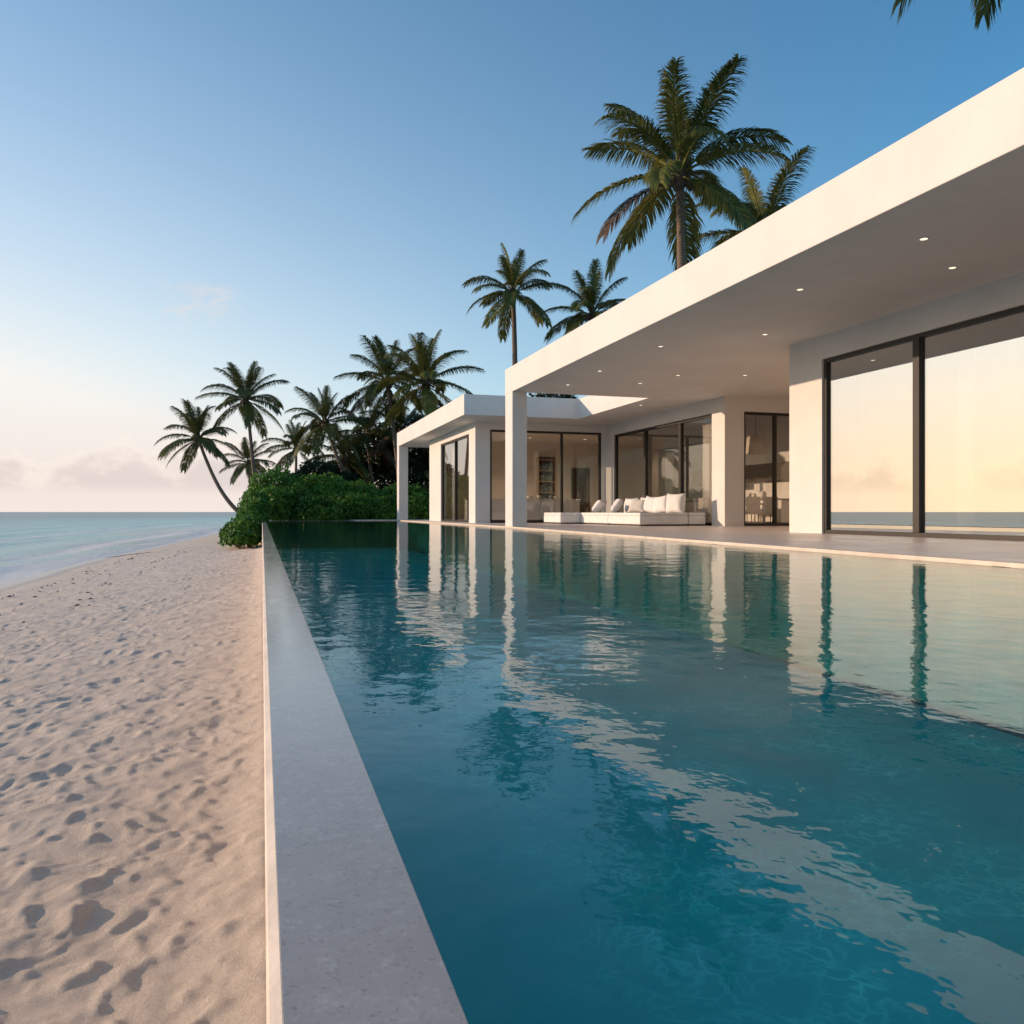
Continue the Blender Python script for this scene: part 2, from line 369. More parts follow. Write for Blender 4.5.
class MB:
    def __init__(s): s.bm = bmesh.new()
    def box(s, x0, x1, y0, y1, z0, z1, bev=0.0, seg=2):
        r = bmesh.ops.create_cube(s.bm, size=1.0)
        vs = r['verts']
        for v in vs:
            v.co = Vector(((x0+x1)/2+v.co.x*(x1-x0), (y0+y1)/2+v.co.y*(y1-y0), (z0+z1)/2+v.co.z*(z1-z0)))
        if bev:
            es = list({e for v in vs for e in v.link_edges})
            bmesh.ops.bevel(s.bm, geom=es, offset=bev, segments=seg, profile=0.5, affect='EDGES')
        return s
    def prism(s, pts, z0, z1, bev=0.0):
        vb = [s.bm.verts.new((x, y, z0)) for x, y in pts]; vt = [s.bm.verts.new((x, y, z1)) for x, y in pts]
        s.bm.faces.new(vb[::-1]); s.bm.faces.new(vt); n = len(pts)
        sides = [s.bm.faces.new((vb[i], vb[(i+1) % n], vt[(i+1) % n], vt[i])) for i in range(n)]
        if bev:
            es = list({e for f in sides for e in f.edges})
            bmesh.ops.bevel(s.bm, geom=es, offset=bev, segments=2, profile=0.5, affect='EDGES')
        return s
    def lathe(s, prof, cx, cy, z, seg=16):
        rings = []
        for r, h in prof:
            rings.append([s.bm.verts.new((cx+r*math.cos(2*math.pi*i/seg), cy+r*math.sin(2*math.pi*i/seg), z+h)) for i in range(seg)])
        for a, b in zip(rings, rings[1:]):
            for i in range(seg):
                f = s.bm.faces.new((a[i], a[(i+1) % seg], b[(i+1) % seg], b[i])); f.smooth = True
        s.bm.faces.new(rings[0][::-1]); s.bm.faces.new(rings[-1])
        return s
    def tube(s, pts, rads, seg=8, cap=True):
        rings = []
        for i, p in enumerate(pts):
            p = Vector(p); d = (Vector(pts[min(i+1, len(pts)-1)])-Vector(pts[max(i-1, 0)])).normalized()
            a = d.orthogonal().normalized() if abs(d.z) < 0.999 else Vector((1, 0, 0))
            if i and (a.dot(pa) < 0.2): a = (pa-d*pa.dot(d)).normalized()
            elif i: a = (pa-d*pa.dot(d)).normalized()
            pa = a; b = d.cross(a)
            rings.append([s.bm.verts.new(p+(a*math.cos(2*math.pi*k/seg)+b*math.sin(2*math.pi*k/seg))*rads[i]) for k in range(seg)])
        for a, b in zip(rings, rings[1:]):
            for k in range(seg):
                f = s.bm.faces.new((a[k], a[(k+1) % seg], b[(k+1) % seg], b[k])); f.smooth = True
        if cap: s.bm.faces.new(rings[0][::-1]); s.bm.faces.new(rings[-1])
        return s
    def build(s, name, mat, parent=None):
        bmesh.ops.recalc_face_normals(s.bm, faces=s.bm.faces)
        me = bpy.data.meshes.new(name); s.bm.to_mesh(me); s.bm.free()
        return link(name, me, M[mat] if isinstance(mat, str) else mat, parent)

# ------------------------------------------------------------------ terrain: beach, sea, garden ground
SEA_Z = -1.9
SH_Y = np.array([-400, -60, 0, 20, 31, 43, 59, 84, 130, 200, 320, 700, 3000])
SH_X = np.array([-30, -11, -8.6, -8.4, -8.35, -8.2, -7.1, -5.7, -3.9, 4, 40, 220, 1800])
def shore(y): return np.interp(y, SH_Y, SH_X)

def value_noise(x, y, seed):
    r = np.random.default_rng(seed); T = r.random((256, 256))
    xi = np.floor(x).astype(int); yi = np.floor(y).astype(int); fx = x-xi; fy = y-yi
    fx = fx*fx*(3-2*fx); fy = fy*fy*(3-2*fy)
    a = T[xi % 256, yi % 256]; b = T[(xi+1) % 256, yi % 256]; c = T[xi % 256, (yi+1) % 256]; d = T[(xi+1) % 256, (yi+1) % 256]
    return (a*(1-fx)+b*fx)*(1-fy)+(c*(1-fx)+d*fx)*fy-0.5

def make_beach():
    ys = [-60, -40, -25, -15, -8, -4, -2, -1, 0, 0.5]
    y = 0.8
    while y < 46.75: ys.append(y); y += max(0.016, 0.0048*y)
    ys.append(46.76)
    xs = [0.02]; x = 0.02
    while x > -60: x -= max(0.016, 0.0065*abs(x)); xs.append(x)
    xs = np.array(xs[::-1]); ys = np.array(ys)
    X, Y = np.meshgrid(xs, ys, indexing='ij')
    S = shore(Y)
    t = (X/S)                                   # 0 at the pool wall, 1 at the waterline
    Z = np.where(t < 1, -1.1-0.8*np.clip(t, 0, 1)**1.25, SEA_Z-0.085*(S-X))
    soft = np.clip((1.0-t)/0.22, 0, 1)*(t > -0.2)     # trodden dry sand; smooth near the water
    soft = np.where(t > 0.72, soft*np.clip((0.86-t)/0.14, 0, 1), 1.0)*np.ones_like(X)
    D = np.zeros_like(X)
    wx = X+0.35*value_noise(X*0.8, Y*0.8, 9)*2; wy = Y+0.35*value_noise(X*0.8+40, Y*0.8, 10)*2
    for fx, fy, a, sd_ in ((0.9, 0.7, 0.06, 1), (2.0, 2.6, 0.040, 2), (3.6, 6.0, 0.040, 3), (7, 12, 0.028, 4), (15, 24, 0.014, 5), (34, 50, 0.0065, 6)):
        D += a*value_noise(wx*fx+13, wy*fy+7, sd_)
    # wind-blown crests leaning along the wall
    ph = (wy*2.6+wx*1.1+1.6*value_noise(X*0.9, Y*0.9, 21))
    rid = (1-np.abs(2*(ph-np.floor(ph))-1))
    D += 0.022*(rid**1.6-0.4)*np.clip(value_noise(X*0.7+5, Y*0.7, 22)+0.55, 0, 1)
    # footprints
    rr = np.random.default_rng(5)
    prints = []
    def trail(x0, y0, ang, n, size=1.0):
        step = 0.62
        for i in range(n):
            ox = 0.11*(1 if i % 2 else -1)
            px = x0+math.cos(ang)*step*i-math.sin(ang)*ox+rr.normal(0, 0.04); py = y0+math.sin(ang)*step*i+math.cos(ang)*ox+rr.normal(0, 0.04)
            prints.append((px, py, ang+rr.normal(0, 0.18), size*rr.uniform(0.85, 1.1), rr.uniform(0.013, 0.024)))
            ang += rr.normal(0, 0.03)
    for x0, y0, a, n in ((-0.7, 2.6, 1.62, 70), (-1.3, 2.4, 1.66, 80), (-2.0, 3.5, 1.60, 80), (-3.2, 5, 1.55, 70), (-0.45, 4.0, 1.9, 20), (-4.2, 7, 1.58, 60), (-2.8, 6, 1.3, 16), (-5.0, 12, 1.6, 50), (-1.0, 9, 1.75, 60), (-3.0, 14, 1.5, 50)):
        trail(x0, y0, a, n)
    for i in range(4200):
        yy = 1.8*math.exp(rr.random()*3.0); xx = -rr.random()**0.9*min(6.6, 0.9+yy*0.55)
        prints.append((xx, yy, rr.uniform(0.6, 2.6), rr.uniform(0.6, 1.35), rr.uniform(0.005, 0.016)))
    Pm = np.zeros_like(X)
    for px, py, ang, sz, dp in prints:
        ext = 0.42*sz
        i0, i1 = np.searchsorted(xs, [px-ext, px+ext]); j0, j1 = np.searchsorted(ys, [py-ext, py+ext])
        if i1-i0 < 2 or j1-j0 < 2: continue
        dx = X[i0:i1, j0:j1]-px; dy = Y[i0:i1, j0:j1]-py
        u = (dx*math.cos(ang)+dy*math.sin(ang))/(0.135*sz); w = (-dx*math.sin(ang)+dy*math.cos(ang))/(0.062*sz*(1+0.22*np.tanh(dx*4)))
        q = np.sqrt(u*u+w*w)
        Pm[i0:i1, j0:j1] += -dp*1.15*np.exp(-(q/0.95)**3) + dp*0.55*np.exp(-((q-1.45)/0.32)**2)*(0.6+0.4*np.sign(u)*np.minimum(1, abs(u)))
    Pm = np.where(Pm < 0, -0.015*np.tanh(-Pm/0.015), Pm)
    Z = Z+(D*0.56+Pm*0.58)*soft+0.008*value_noise(X*0.8, Y*0.5, 12)*(t < 1)
    Z += np.where((X > -0.35) & (t > -0.2), 0.05*np.clip((X+0.35)/0.35, 0, 1)**2, 0)      # sand drifted against the wall
    wet = np.clip((t-0.80)/0.12, 0, 1)
    wet = np.clip(wet+0.6*value_noise(X*0.5, Y*0.25, 31)*(wet > 0)*(wet < 1), 0, 1)
    n, m = X.shape
    I = np.arange(n*m).reshape(n, m)
    F = np.stack([I[:-1, :-1], I[1:, :-1], I[1:, 1:], I[:-1, 1:]], -1).reshape(-1, 4)
    me = npmesh('beach', np.stack([X, Y, Z], -1).reshape(-1, 3), F, {'wet': wet.ravel()}, True)
    tag(link('beach', me, M['sand']), kind='structure')
make_beach()

def make_far_beach():
    # the point of the beach beyond the pool and the bare seabed beside it
    ys = np.concatenate([np.linspace(46.7, 140, 120), np.geomspace(145, 900, 40)]); us = np.concatenate([np.linspace(-60, -8, 14), np.linspace(-7.5, 6, 80), np.linspace(7, 14, 8)])
    U, Y = np.meshgrid(us, ys, indexing='ij')
    S = shore(Y); X = S+U
    t = np.clip(U/8.0, 0, 1.6)
    Z = np.where(U > 0, SEA_Z+0.8*np.clip(t, 0, 1)**0.8+0.04*value_noise(X*1.5, Y*1.5, 3), SEA_Z+0.085*U)
    wet = np.clip((0.20-t)/0.1, 0, 1)
    n, m = X.shape; I = np.arange(n*m).reshape(n, m)
    F = np.stack([I[:-1, :-1], I[1:, :-1], I[1:, 1:], I[:-1, 1:]], -1).reshape(-1, 4)
    me = npmesh('far_beach', np.stack([X, Y, Z], -1).reshape(-1, 3), F, {'wet': wet.ravel()}, True)
    tag(link('far_beach', me, M['sand']), kind='structure')
make_far_beach()

def make_sea():
    offs = np.concatenate([np.linspace(-3, 30, 130), np.geomspace(30.6, 60000, 90)])
    ys = np.concatenate([-np.geomspace(60000, 20, 40), np.linspace(-18, 150, 240), np.geomspace(153, 60000, 70)])
    O, Y = np.meshgrid(offs, ys, indexing='ij')
    X = np.where(np.abs(Y) < 3000, shore(Y), shore(np.clip(Y, -3000, 3000)))-O
    Z = np.full_like(X, SEA_Z)
    near = np.clip((O+1)/4, 0, 1)*np.clip((80-O)/60, 0, 1)
    ph = O*0.55+1.8*value_noise(Y*0.06+3, O*0.02, 4)
    Z += near*(0.09*np.maximum(0, np.sin(ph*1.3))**3+0.05*value_noise(O*0.9, Y*0.35, 8))
    Z += np.where(O < 1.2, 0.02*value_noise(Y*0.7, O, 6), 0)
    wob = 1.3*value_noise(Y*0.12, Y*0+2, 14)+0.5*value_noise(Y*0.5, Y*0+9, 15)
    n, m = X.shape; I = np.arange(n*m).reshape(n, m)
    F = np.stack([I[:-1, :-1], I[:-1, 1:], I[1:, 1:], I[1:, :-1]], -1).reshape(-1, 4)
    me = npmesh('sea', np.stack([X, Y, Z], -1).reshape(-1, 3), F, {'offshore': np.clip(O+wob*np.clip(O/3+0.6, 0, 1)*(O < 40), -3, 1e5).ravel()}, True)
    tag(link('sea', me, M['sea']), kind='structure')
make_sea()

def make_ground():
    mb = MB()
    # behind the house, and beyond the far end of the pool
    for (x0, x1, y0, y1, z) in ((22.01, 4000, -400, 47, -0.2),):
        vs = [mb.bm.verts.new(p) for p in ((x0, y0, z), (x1, y0, z), (x1, y1, z), (x0, y1, z))]; mb.bm.faces.new(vs)
    xs = [-0.9, 0.5, 3, 6, 10, 16, 24, 40, 200, 4000]; ys = [47.0, 50.3, 53, 58, 66, 80, 120, 300, 3000]
    def hz(x, y):
        f = min(1, max(0, (x+1)/4.0))*min(1, max(0, (y-53)/9.0))
        return -1.15+0.95*min(1, max(0, (x+1)/3.5))+1.1*f
    G_ = [[mb.bm.verts.new((x + (max(0, float(shore(y))+7.0) if x < 30 else 0), y, hz(x, y))) for y in ys] for x in xs]
    for i in range(len(xs)-1):
        for j in range(len(ys)-1): mb.bm.faces.new((G_[i][j], G_[i+1][j], G_[i+1][j+1], G_[i][j+1]))
    # sandy ground behind the camera end of the pool and the house
    vs = [mb.bm.verts.new(p) for p in ((0.03, -400, -0.25), (22.0, -400, -0.25), (22.0, -10.01, -0.25), (0.03, -10.01, -0.25))]; mb.bm.faces.new(vs)
    tag(mb.build('ground', 'soil'), kind='structure')
make_ground()

# ------------------------------------------------------------------ pool and deck
ZD = 0.04
DX = 7.40
edge_pts = [(5.62, -10.0), (7.40, 24.4), (7.40, 46.8)]
KX = 0.477*0.5*0          # (kept flat)
CO0, CO1, CO2 = 0.005, 0.0187, 0.189       # trim outer, trim/stone, stone/water
pool = empty('swimming_pool', (0.1, 0, -1.4))
tag(pool, 'long infinity pool with grey stone coping and pale trim beside the sand', 'pool')
pool.location = (0, 0, 0)
b = MB().box(0.03, CO2-0.002, -9.9, 46.7, -1.6, -0.02)                            # outer wall
b.build('side_wall', 'stone', pool)
b = MB(); b.box(CO1, CO2, -9.9, 46.8, -0.02, 0.012, 0.0012, 2); b.build('coping', 'stone', pool)
b = MB(); ring = []
for yy in (-9.9, 46.8): ring.append([b.bm.verts.new(p) for p in ((CO0, yy, -0.10), (CO1, yy, -0.10), (CO1, yy, 0.0115), (CO0+0.002, yy, 0.004), (CO0, yy, 0.001))])
for k in range(5): b.bm.faces.new((ring[0][k], ring[0][(k+1) % 5], ring[1][(k+1) % 5], ring[1][k]))
b.bm.faces.new(ring[0]); b.bm.faces.new(ring[1][::-1]); b.build('trim', 'trim', pool)
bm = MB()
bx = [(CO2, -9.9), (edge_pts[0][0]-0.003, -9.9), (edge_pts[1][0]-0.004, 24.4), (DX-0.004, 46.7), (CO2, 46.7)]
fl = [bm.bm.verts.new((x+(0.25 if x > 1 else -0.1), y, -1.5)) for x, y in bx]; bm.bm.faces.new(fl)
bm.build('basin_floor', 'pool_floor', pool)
bm = MB()
fl = [bm.bm.verts.new((x, y, -1.56)) for x, y in bx]
tp = [bm.bm.verts.new((x, y, 0.0 if k in (0, 4, 3) else -0.001)) for k, (x, y) in enumerate(bx)]
for k in range(5): bm.bm.faces.new((fl[k], fl[(k+1) % 5], tp[(k+1) % 5], tp[k]))
bm.build('basin_lining', 'lining', pool)
b = MB().box(CO2, 5.0, 46.706, 46.85, -1.6, 0.008); b.build('end_wall', 'stone', pool)

wv = MB(); vs = [wv.bm.verts.new((x, y, 0.0)) for x, y in ((CO2-0.001, -9.9), (edge_pts[0][0]+0.03, -9.9), (DX+0.01, 24.4), (DX+0.01, 46.7), (CO2-0.001, 46.7))]
wv.bm.faces.new(vs); tag(wv.build('pool_water', 'pool_water'), kind='structure')

dk = MB()
dk.prism([(5.62, -10), (22, -10), (22, 50.0), (5.0, 50.0), (5.0, 46.86), (7.40, 46.86), (7.40, 24.4)], -0.25, ZD, 0.0)
tag(dk.build('deck', 'deck'), kind='structure')
# light nosing along the water, proud of the deck
def nosing():
    w = 0.16; mb = MB()
    P0 = [(5.62, -10), (7.40, 24.4), (7.40, 46.86)]
    outl = [(x-0.006, y) for x, y in P0]; inn = [(x+w, y) for x, y in P0]
    mb.prism(outl+inn[::-1], ZD-0.035, ZD+0.004, 0.0)
    return mb.build('deck_nosing', 'trim')
ns = nosing(); tag(ns, 'pale stone nosing strip along the deck edge at the water', 'edging')

# ------------------------------------------------------------------ villa
XF, XW, X3, XS, XG = 7.48, 11.46, 14.40, 8.52, 12.24
ZS, ZT, ZW = 4.27, 5.07, 3.80
Y1, Y2, Y3, Y4, Y5 = 15.98, 23.50, 33.2, 42.7, 47.4
XB = 18.6
villa = empty('villa', (0, 0, 0))
tag(villa, 'white flat roofed modern villa with deep canopy and tall dark framed windows', 'house')
mb = MB()
mb.prism([(XF, -9), (19, -9), (19, Y5), (XF, Y5), (XF, 30.9), (XG, 30.9), (XG, 24.62), (XF+0.49, 24.62), (XF+0.49, 25.3), (XF, 25.3)], ZS, ZT, 0.012)
mb.build('roof', 'plaster', villa)
for (x0, x1, y0, y1) in ((XF+0.003, XF+0.48, 24.5, 25.29), (XF+0.003, XF+0.52, 46.67, 47.39)):
    MB().box(x0, x1, y0, y1, ZD, ZS, 0.01).build('column', 'plaster', villa)
TH = 0.30
def wall_x(x, y0, y1, op=None):                       # faces -X
    mb = MB()
    if op is None: mb.box(x, x+TH, y0, y1, ZD, ZS)
    else:
        a, b_, zt = op
        mb.box(x, x+TH, y0, a, ZD, ZS); mb.box(x, x+TH, b_, y1, ZD, ZS); mb.box(x, x+TH, a, b_, zt, ZS)
    return mb.build('wall', 'plaster', villa)
def wall_y(y, x0, x1, op=None):                       # faces -Y
    mb = MB()
    if op is None: mb.box(x0, x1, y, y+TH, ZD, ZS)
    else:
        a, b_, zt = op
        mb.box(x0, a, y, y+TH, ZD, ZS); mb.box(b_, x1, y, y+TH, ZD, ZS); mb.box(a, b_, y, y+TH, zt, ZS)
    return mb.build('wall', 'plaster', villa)
wall_x(XW, -9, Y1, (1.0, 14.85, 3.77))
wall_y(Y1-TH, XW+TH, XB)
wall_y(Y2, X3, XB, (15.12, 18.0, ZW))
wall_x(X3, Y2+TH, Y3, (24.30, 32.3, ZW))
wall_y(Y3, XS, X3+TH, (9.16, 14.22, 3.97))
wall_x(XS, Y3+TH, Y4, (34.3, 40.1, 3.87))
wall_y(Y4, XS, XB)
wall_x(XB, -9, Y4+TH)
wall_y(Y3, X3+TH, XB)                                  # between living room and the far pavilion
wall_y(-9.3, XW, XB)

FR = 0.075
def window(axis, c, a0, a1, z0, z1, mull, glass, fw=FR, wide=None):
    """dark frame with panes; axis 'x': the wall plane is X=c and a runs along Y"""
    mb = MB(); f0, f1 = c+0.05, c+0.17
    def bx_(m, u0, u1, w0, w1, d0=f0, d1=f1):
        if axis == 'x': m.box(d0, d1, u0, u1, w0, w1, 0.004, 1)
        else: m.box(u0, u1, d0, d1, w0, w1, 0.004, 1)
    bx_(mb, a0, a1, z1-fw, z1); bx_(mb, a0, a1, z0, z0+fw)
    bx_(mb, a0, a0+fw, z0+fw, z1-fw); bx_(mb, a1-fw, a1, z0+fw, z1-fw)
    ed = [a0+fw]
    for m_ in sorted(mull):
        w = (wide or fw)
        bx_(mb, m_-w/2, m_+w/2, z0+fw, z1-fw, f0-0.01, f1+0.01); ed += [m_-w/2, m_+w/2]
    ed.append(a1-fw)
    fr = mb.build('window', 'dark_metal', villa)
    for k in range(0, len(ed), 2):
        p = MB(); g0 = (f0+f1)/2
        if axis == 'x': p.box(g0, g0+0.012, ed[k], ed[k+1], z0+fw, z1-fw)
        else: p.box(ed[k], ed[k+1], g0, g0+0.012, z0+fw, z1-fw)
        p.build('pane', glass, fr)
    return fr
window('x', XW, 1.0, 14.85, ZD, 3.77, [4.1, 7.2, 12.26], 'solar_glass', 0.08, 0.16)
window('x', X3, 24.30, 32.3, ZD, ZW, [26.6, 29.45], 'tinted_glass', 0.10, 0.16)
window('x', XS, 34.3, 40.1, ZD, 3.87, [37.2], 'tinted_glass', 0.08)
window('y', Y3, 9.16, 14.22, ZD, 3.97, [10.55, 12.40], 'clear_glass', 0.09)
window('y', Y2, 15.12, 18.0, ZD, ZW, [16.35], 'clear_glass', 0.09)

for (x, y) in ((8.72, 9.15), (10.17, 10.1), (8.70, 11.84), (10.19, 15.05), (8.66, 16.83), (10.95, 20.25), (12.71, 19.71), (8.65, 22.71), (8.62, 20.25), (10.57, 21.83), (12.77, 26.31), (8.72, 5.0), (10.17, 5.0)):
    rim = MB().lathe([(0.062, 0), (0.070, 0), (0.070, -0.008), (0.058, -0.010)], x, y, ZS-0.001, 20).build('downlight', 'plaster', villa)
    MB().lathe([(0.050, 0), (0.050, -0.0025)], x, y, ZS-0.0105, 20).build('lens', 'lamp_lens', rim)

# ------------------------------------------------------------------ sofa on the deck
def sofa_block(x0, x1, y0, y1, label, h=0.40):
    t = empty('sofa_module', ((x0+x1)/2, (y0+y1)/2, ZD)); ox, oy = t.location.x, t.location.y
    tag(t, label, 'sofa', 'white sofa modules on the deck')
    MB().box(x0+0.06-ox, x1-0.06-ox, y0+0.06-oy, y1-0.06-oy, 0.0, 0.055).build('plinth', 'dark_wood', t)
    MB().box(x0-ox, x1-ox, y0-oy, y1-oy, 0.05, 0.338, 0.03, 3).build('base', 'white_fabric', t)
    MB().box(x0+0.004-ox, x1-0.004-ox, y0+0.004-oy, y1-0.004-oy, 0.339, h+0.04, 0.03, 3).build('seat', 'white_fabric', t)
    return t
sofa_block(10.95, 12.05, 29.55, 31.5, 'white ottoman module standing apart at the far end of the sofa')
sofa_block(11.78, 13.9, 26.95, 29.5, 'white sofa module in the middle between the ottoman and the corner module')
sofa_block(11.78, 13.55, 24.35, 26.93, 'large white corner sofa module nearest the camera with three cushions')
sofa_block(13.57, 14.20, 24.35, 25.6, 'low white end module of the sofa against the pillar')

def cushion_mesh(w, h, d, seed):
    bm = bmesh.new(); bmesh.ops.create_cube(bm, size=2.0)
    bmesh.ops.subdivide_edges(bm, edges=bm.edges[:], cuts=9, use_grid_fill=True)
    r = random.Random(seed); ph = r.uniform(0, 9)
    for v in bm.verts:
        x, y, z = v.co
        k = (1-abs(x)**3.2)*(1-abs(y)**3.2); k = max(0, k)**0.5
        sx = 1-0.10*(1-abs(y)**2)*abs(x)**4; sy = 1-0.10*(1-abs(x)**2)*abs(y)**4
        wr = 0.06*mnoise.noise(Vector((x*1.9+ph, y*1.9, z)))+0.03*mnoise.noise(Vector((x*5+ph, y*5, z)))
        v.co = Vector((x*sx*w/2, y*sy*h/2, z*d/2*(0.10+0.90*k)*(1+wr*2)+wr*0.05))
    for f in bm.faces: f.smooth = True
    me = bpy.data.meshes.new('cushion'); bm.to_mesh(me); bm.free(); return me
def cushion(x, y, w, h, d, face, tilt, label, mat='white_fabric', seed=0, z=None, roll=0.0):
    o = link('cushion', cushion_mesh(w, h, d, seed), M[mat])
    # local y is up, local z is the plump face; face = heading of that face
    o.matrix_world = Matrix.Translation((x, y, (z if z is not None else ZD+0.44)+h*0.46)) @ Matrix.Rotation(face, 4, 'Z') @ Matrix.Rotation(R(90)-tilt, 4, 'X') @ Matrix.Rotation(roll, 4, 'Z')
    tag(o, label, 'cushion', 'cushions on the white sofa'); return o
LX = R(-90)
cushion(13.30, 24.75, 0.80, 0.68, 0.34, LX+0.35, 0.12, 'plump white cushion at the near right end of the sofa, tallest one', seed=1)
cushion(13.22, 25.62, 0.78, 0.62, 0.32, LX+0.2, 0.2, 'white cushion second from the near end leaning on its neighbour', seed=2, roll=0.12)
cushion(13.30, 26.48, 0.82, 0.60, 0.30, LX+0.3, 0.25, 'soft white cushion in the middle of the back row', seed=3, roll=-0.1)
cushion(13.0, 27.05, 0.70, 0.52, 0.28, LX+0.6, 0.55, 'slumped pale cushion lying low before the middle back row', 'linen', seed=4)
cushion(13.65, 27.6, 0.95, 0.60, 0.28, LX+0.1, 0.12, 'wide white back cushion standing against the window glass', seed=5)
cushion(13.55, 28.75, 0.95, 0.58, 0.28, LX+0.1, 0.14, 'wide white back cushion beside the far sofa corner', seed=6)
cushion(12.75, 28.3, 0.85, 0.58, 0.30, LX-0.5, 0.6, 'wide white cushion leaning back in shade on the middle module', seed=7)
cushion(12.35, 29.05, 0.80, 0.54, 0.30, LX-0.7, 0.7, 'white cushion at the far left of the sofa', seed=8)

# ------------------------------------------------------------------ rooms behind the glass
# far pavilion
sb = empty('sideboard', (11.7, 36.6, ZD)); tag(sb, 'long white sideboard behind the far pavilion window with vases on top', 'sideboard')
MB().box(-2.75, 2.75, -0.25, 0.25, 0.10, 1.02, 0.01).build('cabinet', 'interior_white', sb)
MB().box(-2.80, 2.80, -0.29, 0.29, 1.021, 1.07, 0.01).build('top', 'ceramic', sb)
MB().box(-2.65, 2.65, -0.2, 0.2, 0.0, 0.10).build('plinth', 'dark_wood', sb)
zt = ZD+1.071
vp = {'cup': [(0.05, 0), (0.075, 0.05), (0.08, 0.12), (0.07, 0.125)], 'bowl': [(0.07, 0), (0.16, 0.08), (0.19, 0.14), (0.175, 0.14)], 'vase': [(0.07, 0), (0.13, 0.12), (0.10, 0.28), (0.05, 0.36), (0.065, 0.42)], 'jar': [(0.09, 0), (0.10, 0.17), (0.07, 0.19), (0.07, 0.23)]}
for nm, x, dy, sc, mt, lb in (('vase', 9.55, 0, 0.7, 'ceramic', 'cream vase at the left end of the far pavilion sideboard'), ('cup', 9.95, 0.05, 1.3, 'ceramic', 'cream cup beside the cream vase on the far sideboard'),
                              ('jar', 11.25, 0, 1.2, 'ceramic', 'pale jar on the far sideboard right of the front column'), ('bowl', 12.05, 0.02, 1.0, 'ceramic', 'wide pale bowl on the far sideboard below the shelves'),
                              ('cup', 12.5, 0.0, 1.4, 'ceramic', 'pale cup on the far sideboard left of the window mullion'), ('vase', 13.05, -0.05, 0.55, 'dark_ceramic', 'small dark vase on the far sideboard by the mullion'),
                              ('bowl', 13.4, 0.0, 0.9, 'ceramic', 'pale bowl on the far sideboard right of the mullion')):
    o = MB().lathe([(r*sc, h*sc) for r, h in vp[nm]], 0, 0, 0, 16).build(nm, mt); o.location = (x, 36.6+dy, zt); tag(o, lb, nm)
sh = empty('bookshelf', (14.9, 42.45, ZD)); tag(sh, 'tall shelf niche with books and ornaments on the far back wall', 'shelf')
MB().box(-0.45, 0.45, 0.18, 0.24, 0.9, 3.5).build('back_panel', 'dark_wood', sh)
for zz in (0.9, 1.5, 2.1, 2.7, 3.3): MB().box(-0.45, 0.45, -0.12, 0.179, zz, zz+0.05).build('shelf', 'pale_wood', sh)
for sx in (-0.48, 0.45): MB().box(sx, sx+0.03, -0.12, 0.24, 0.85, 3.5).build('side_panel', 'pale_wood', sh)
for i, zz in enumerate((0.95, 1.55, 2.15, 2.75)):
    mb = MB(); x = -0.43; rb = random.Random(i)
    while x < 0.30:
        w = rb.uniform(0.04, 0.09)
        if rb.random() < 0.75: mb.box(x, x+w-0.004, -0.08, 0.15, zz+0.001, zz+rb.uniform(0.25, 0.42))
        x += w
    o = mb.build('book_row', 'books'); o.location = sh.location; tag(o, ['row of books on the lowest shelf of the niche', 'row of books on the second shelf of the niche', 'row of books on the third shelf of the niche', 'row of books on the top shelf of the niche'][i], 'books')
dr = empty('interior_door', (17.0, 42.66, ZD)); tag(dr, 'dark tall interior doorway in the far pavilion back wall', 'door')
MB().box(-0.55, 0.55, -0.06, 0.0, 0, 2.9, 0.01).build('leaf', 'dark_wood', dr); MB().box(0.40, 0.44, -0.12, -0.062, 0.9, 1.3).build('handle', 'dark_metal', dr)
def curtain(x, y, w, z1, axis, label, mat='curtain'):
    n = 40; V = []; F = []
    for i in range(n+1):
        a = -w/2+w*i/n; d = 0.045*math.sin(i*2*math.pi/6.0)+0.012*math.sin(i*1.7)
        for zz in (0.0, 1.3, z1):
            dd = d*(0.8+0.3*(1-zz/z1)); V.append((dd, a, zz) if axis == 'x' else (a, dd, zz))
    for i in range(n):
        for j in range(2): k = i*3+j; F.append((k, k+3, k+4, k+1))
    me = npmesh('curtain', V, F, None, True); o = link('curtain', me, M[mat]); o.location = (x, y, ZD+0.015)
    s_ = o.modifiers.new('thick', 'SOLIDIFY'); s_.thickness = 0.006
    tag(o, label, 'curtain', 'floor length curtains inside the windows'); return o
curtain(XS+0.55, 39.5, 0.9, 3.8, 'x', 'pale curtain bunched at the far edge of the far pavilion side window')
curtain(12.55, 14.9, 0.26, 3.6, 'x', 'narrow white curtain at the left edge of the big glass front')
curtain(12.75, 12.35, 0.34, 3.6, 'x', 'narrow white curtain just right of the thick mullion of the big glass front')
curtain(15.0, 25.2, 1.3, 3.7, 'x', 'cream curtain drawn behind the right pane over the sofa')
def room_fill(x, y, power, label):
    # unseen ceiling lamp, added to brighten a room behind the glass
    rim = MB().lathe([(0.09, 0), (0.10, 0), (0.10, -0.012), (0.085, -0.014)], x, y, ZS-0.001, 20).build('downlight', 'plaster', villa)  # rim of the added, unseen room lamp
    MB().lathe([(0.075, 0), (0.075, -0.0025)], x, y, ZS-0.0145, 20).build('lens', 'lamp_lens', rim)  # lens of the added, unseen room lamp
    ld = bpy.data.lights.new('room_fill_light', 'SPOT'); ld.energy = power; ld.color = (1.0, 0.72, 0.45); ld.spot_size = R(140); ld.spot_blend = 0.6; ld.shadow_soft_size = 0.07
    lo = bpy.data.objects.new('room_fill_light', ld); COL.objects.link(lo); lo.location = (x, y, ZS-0.03); lo.parent = rim
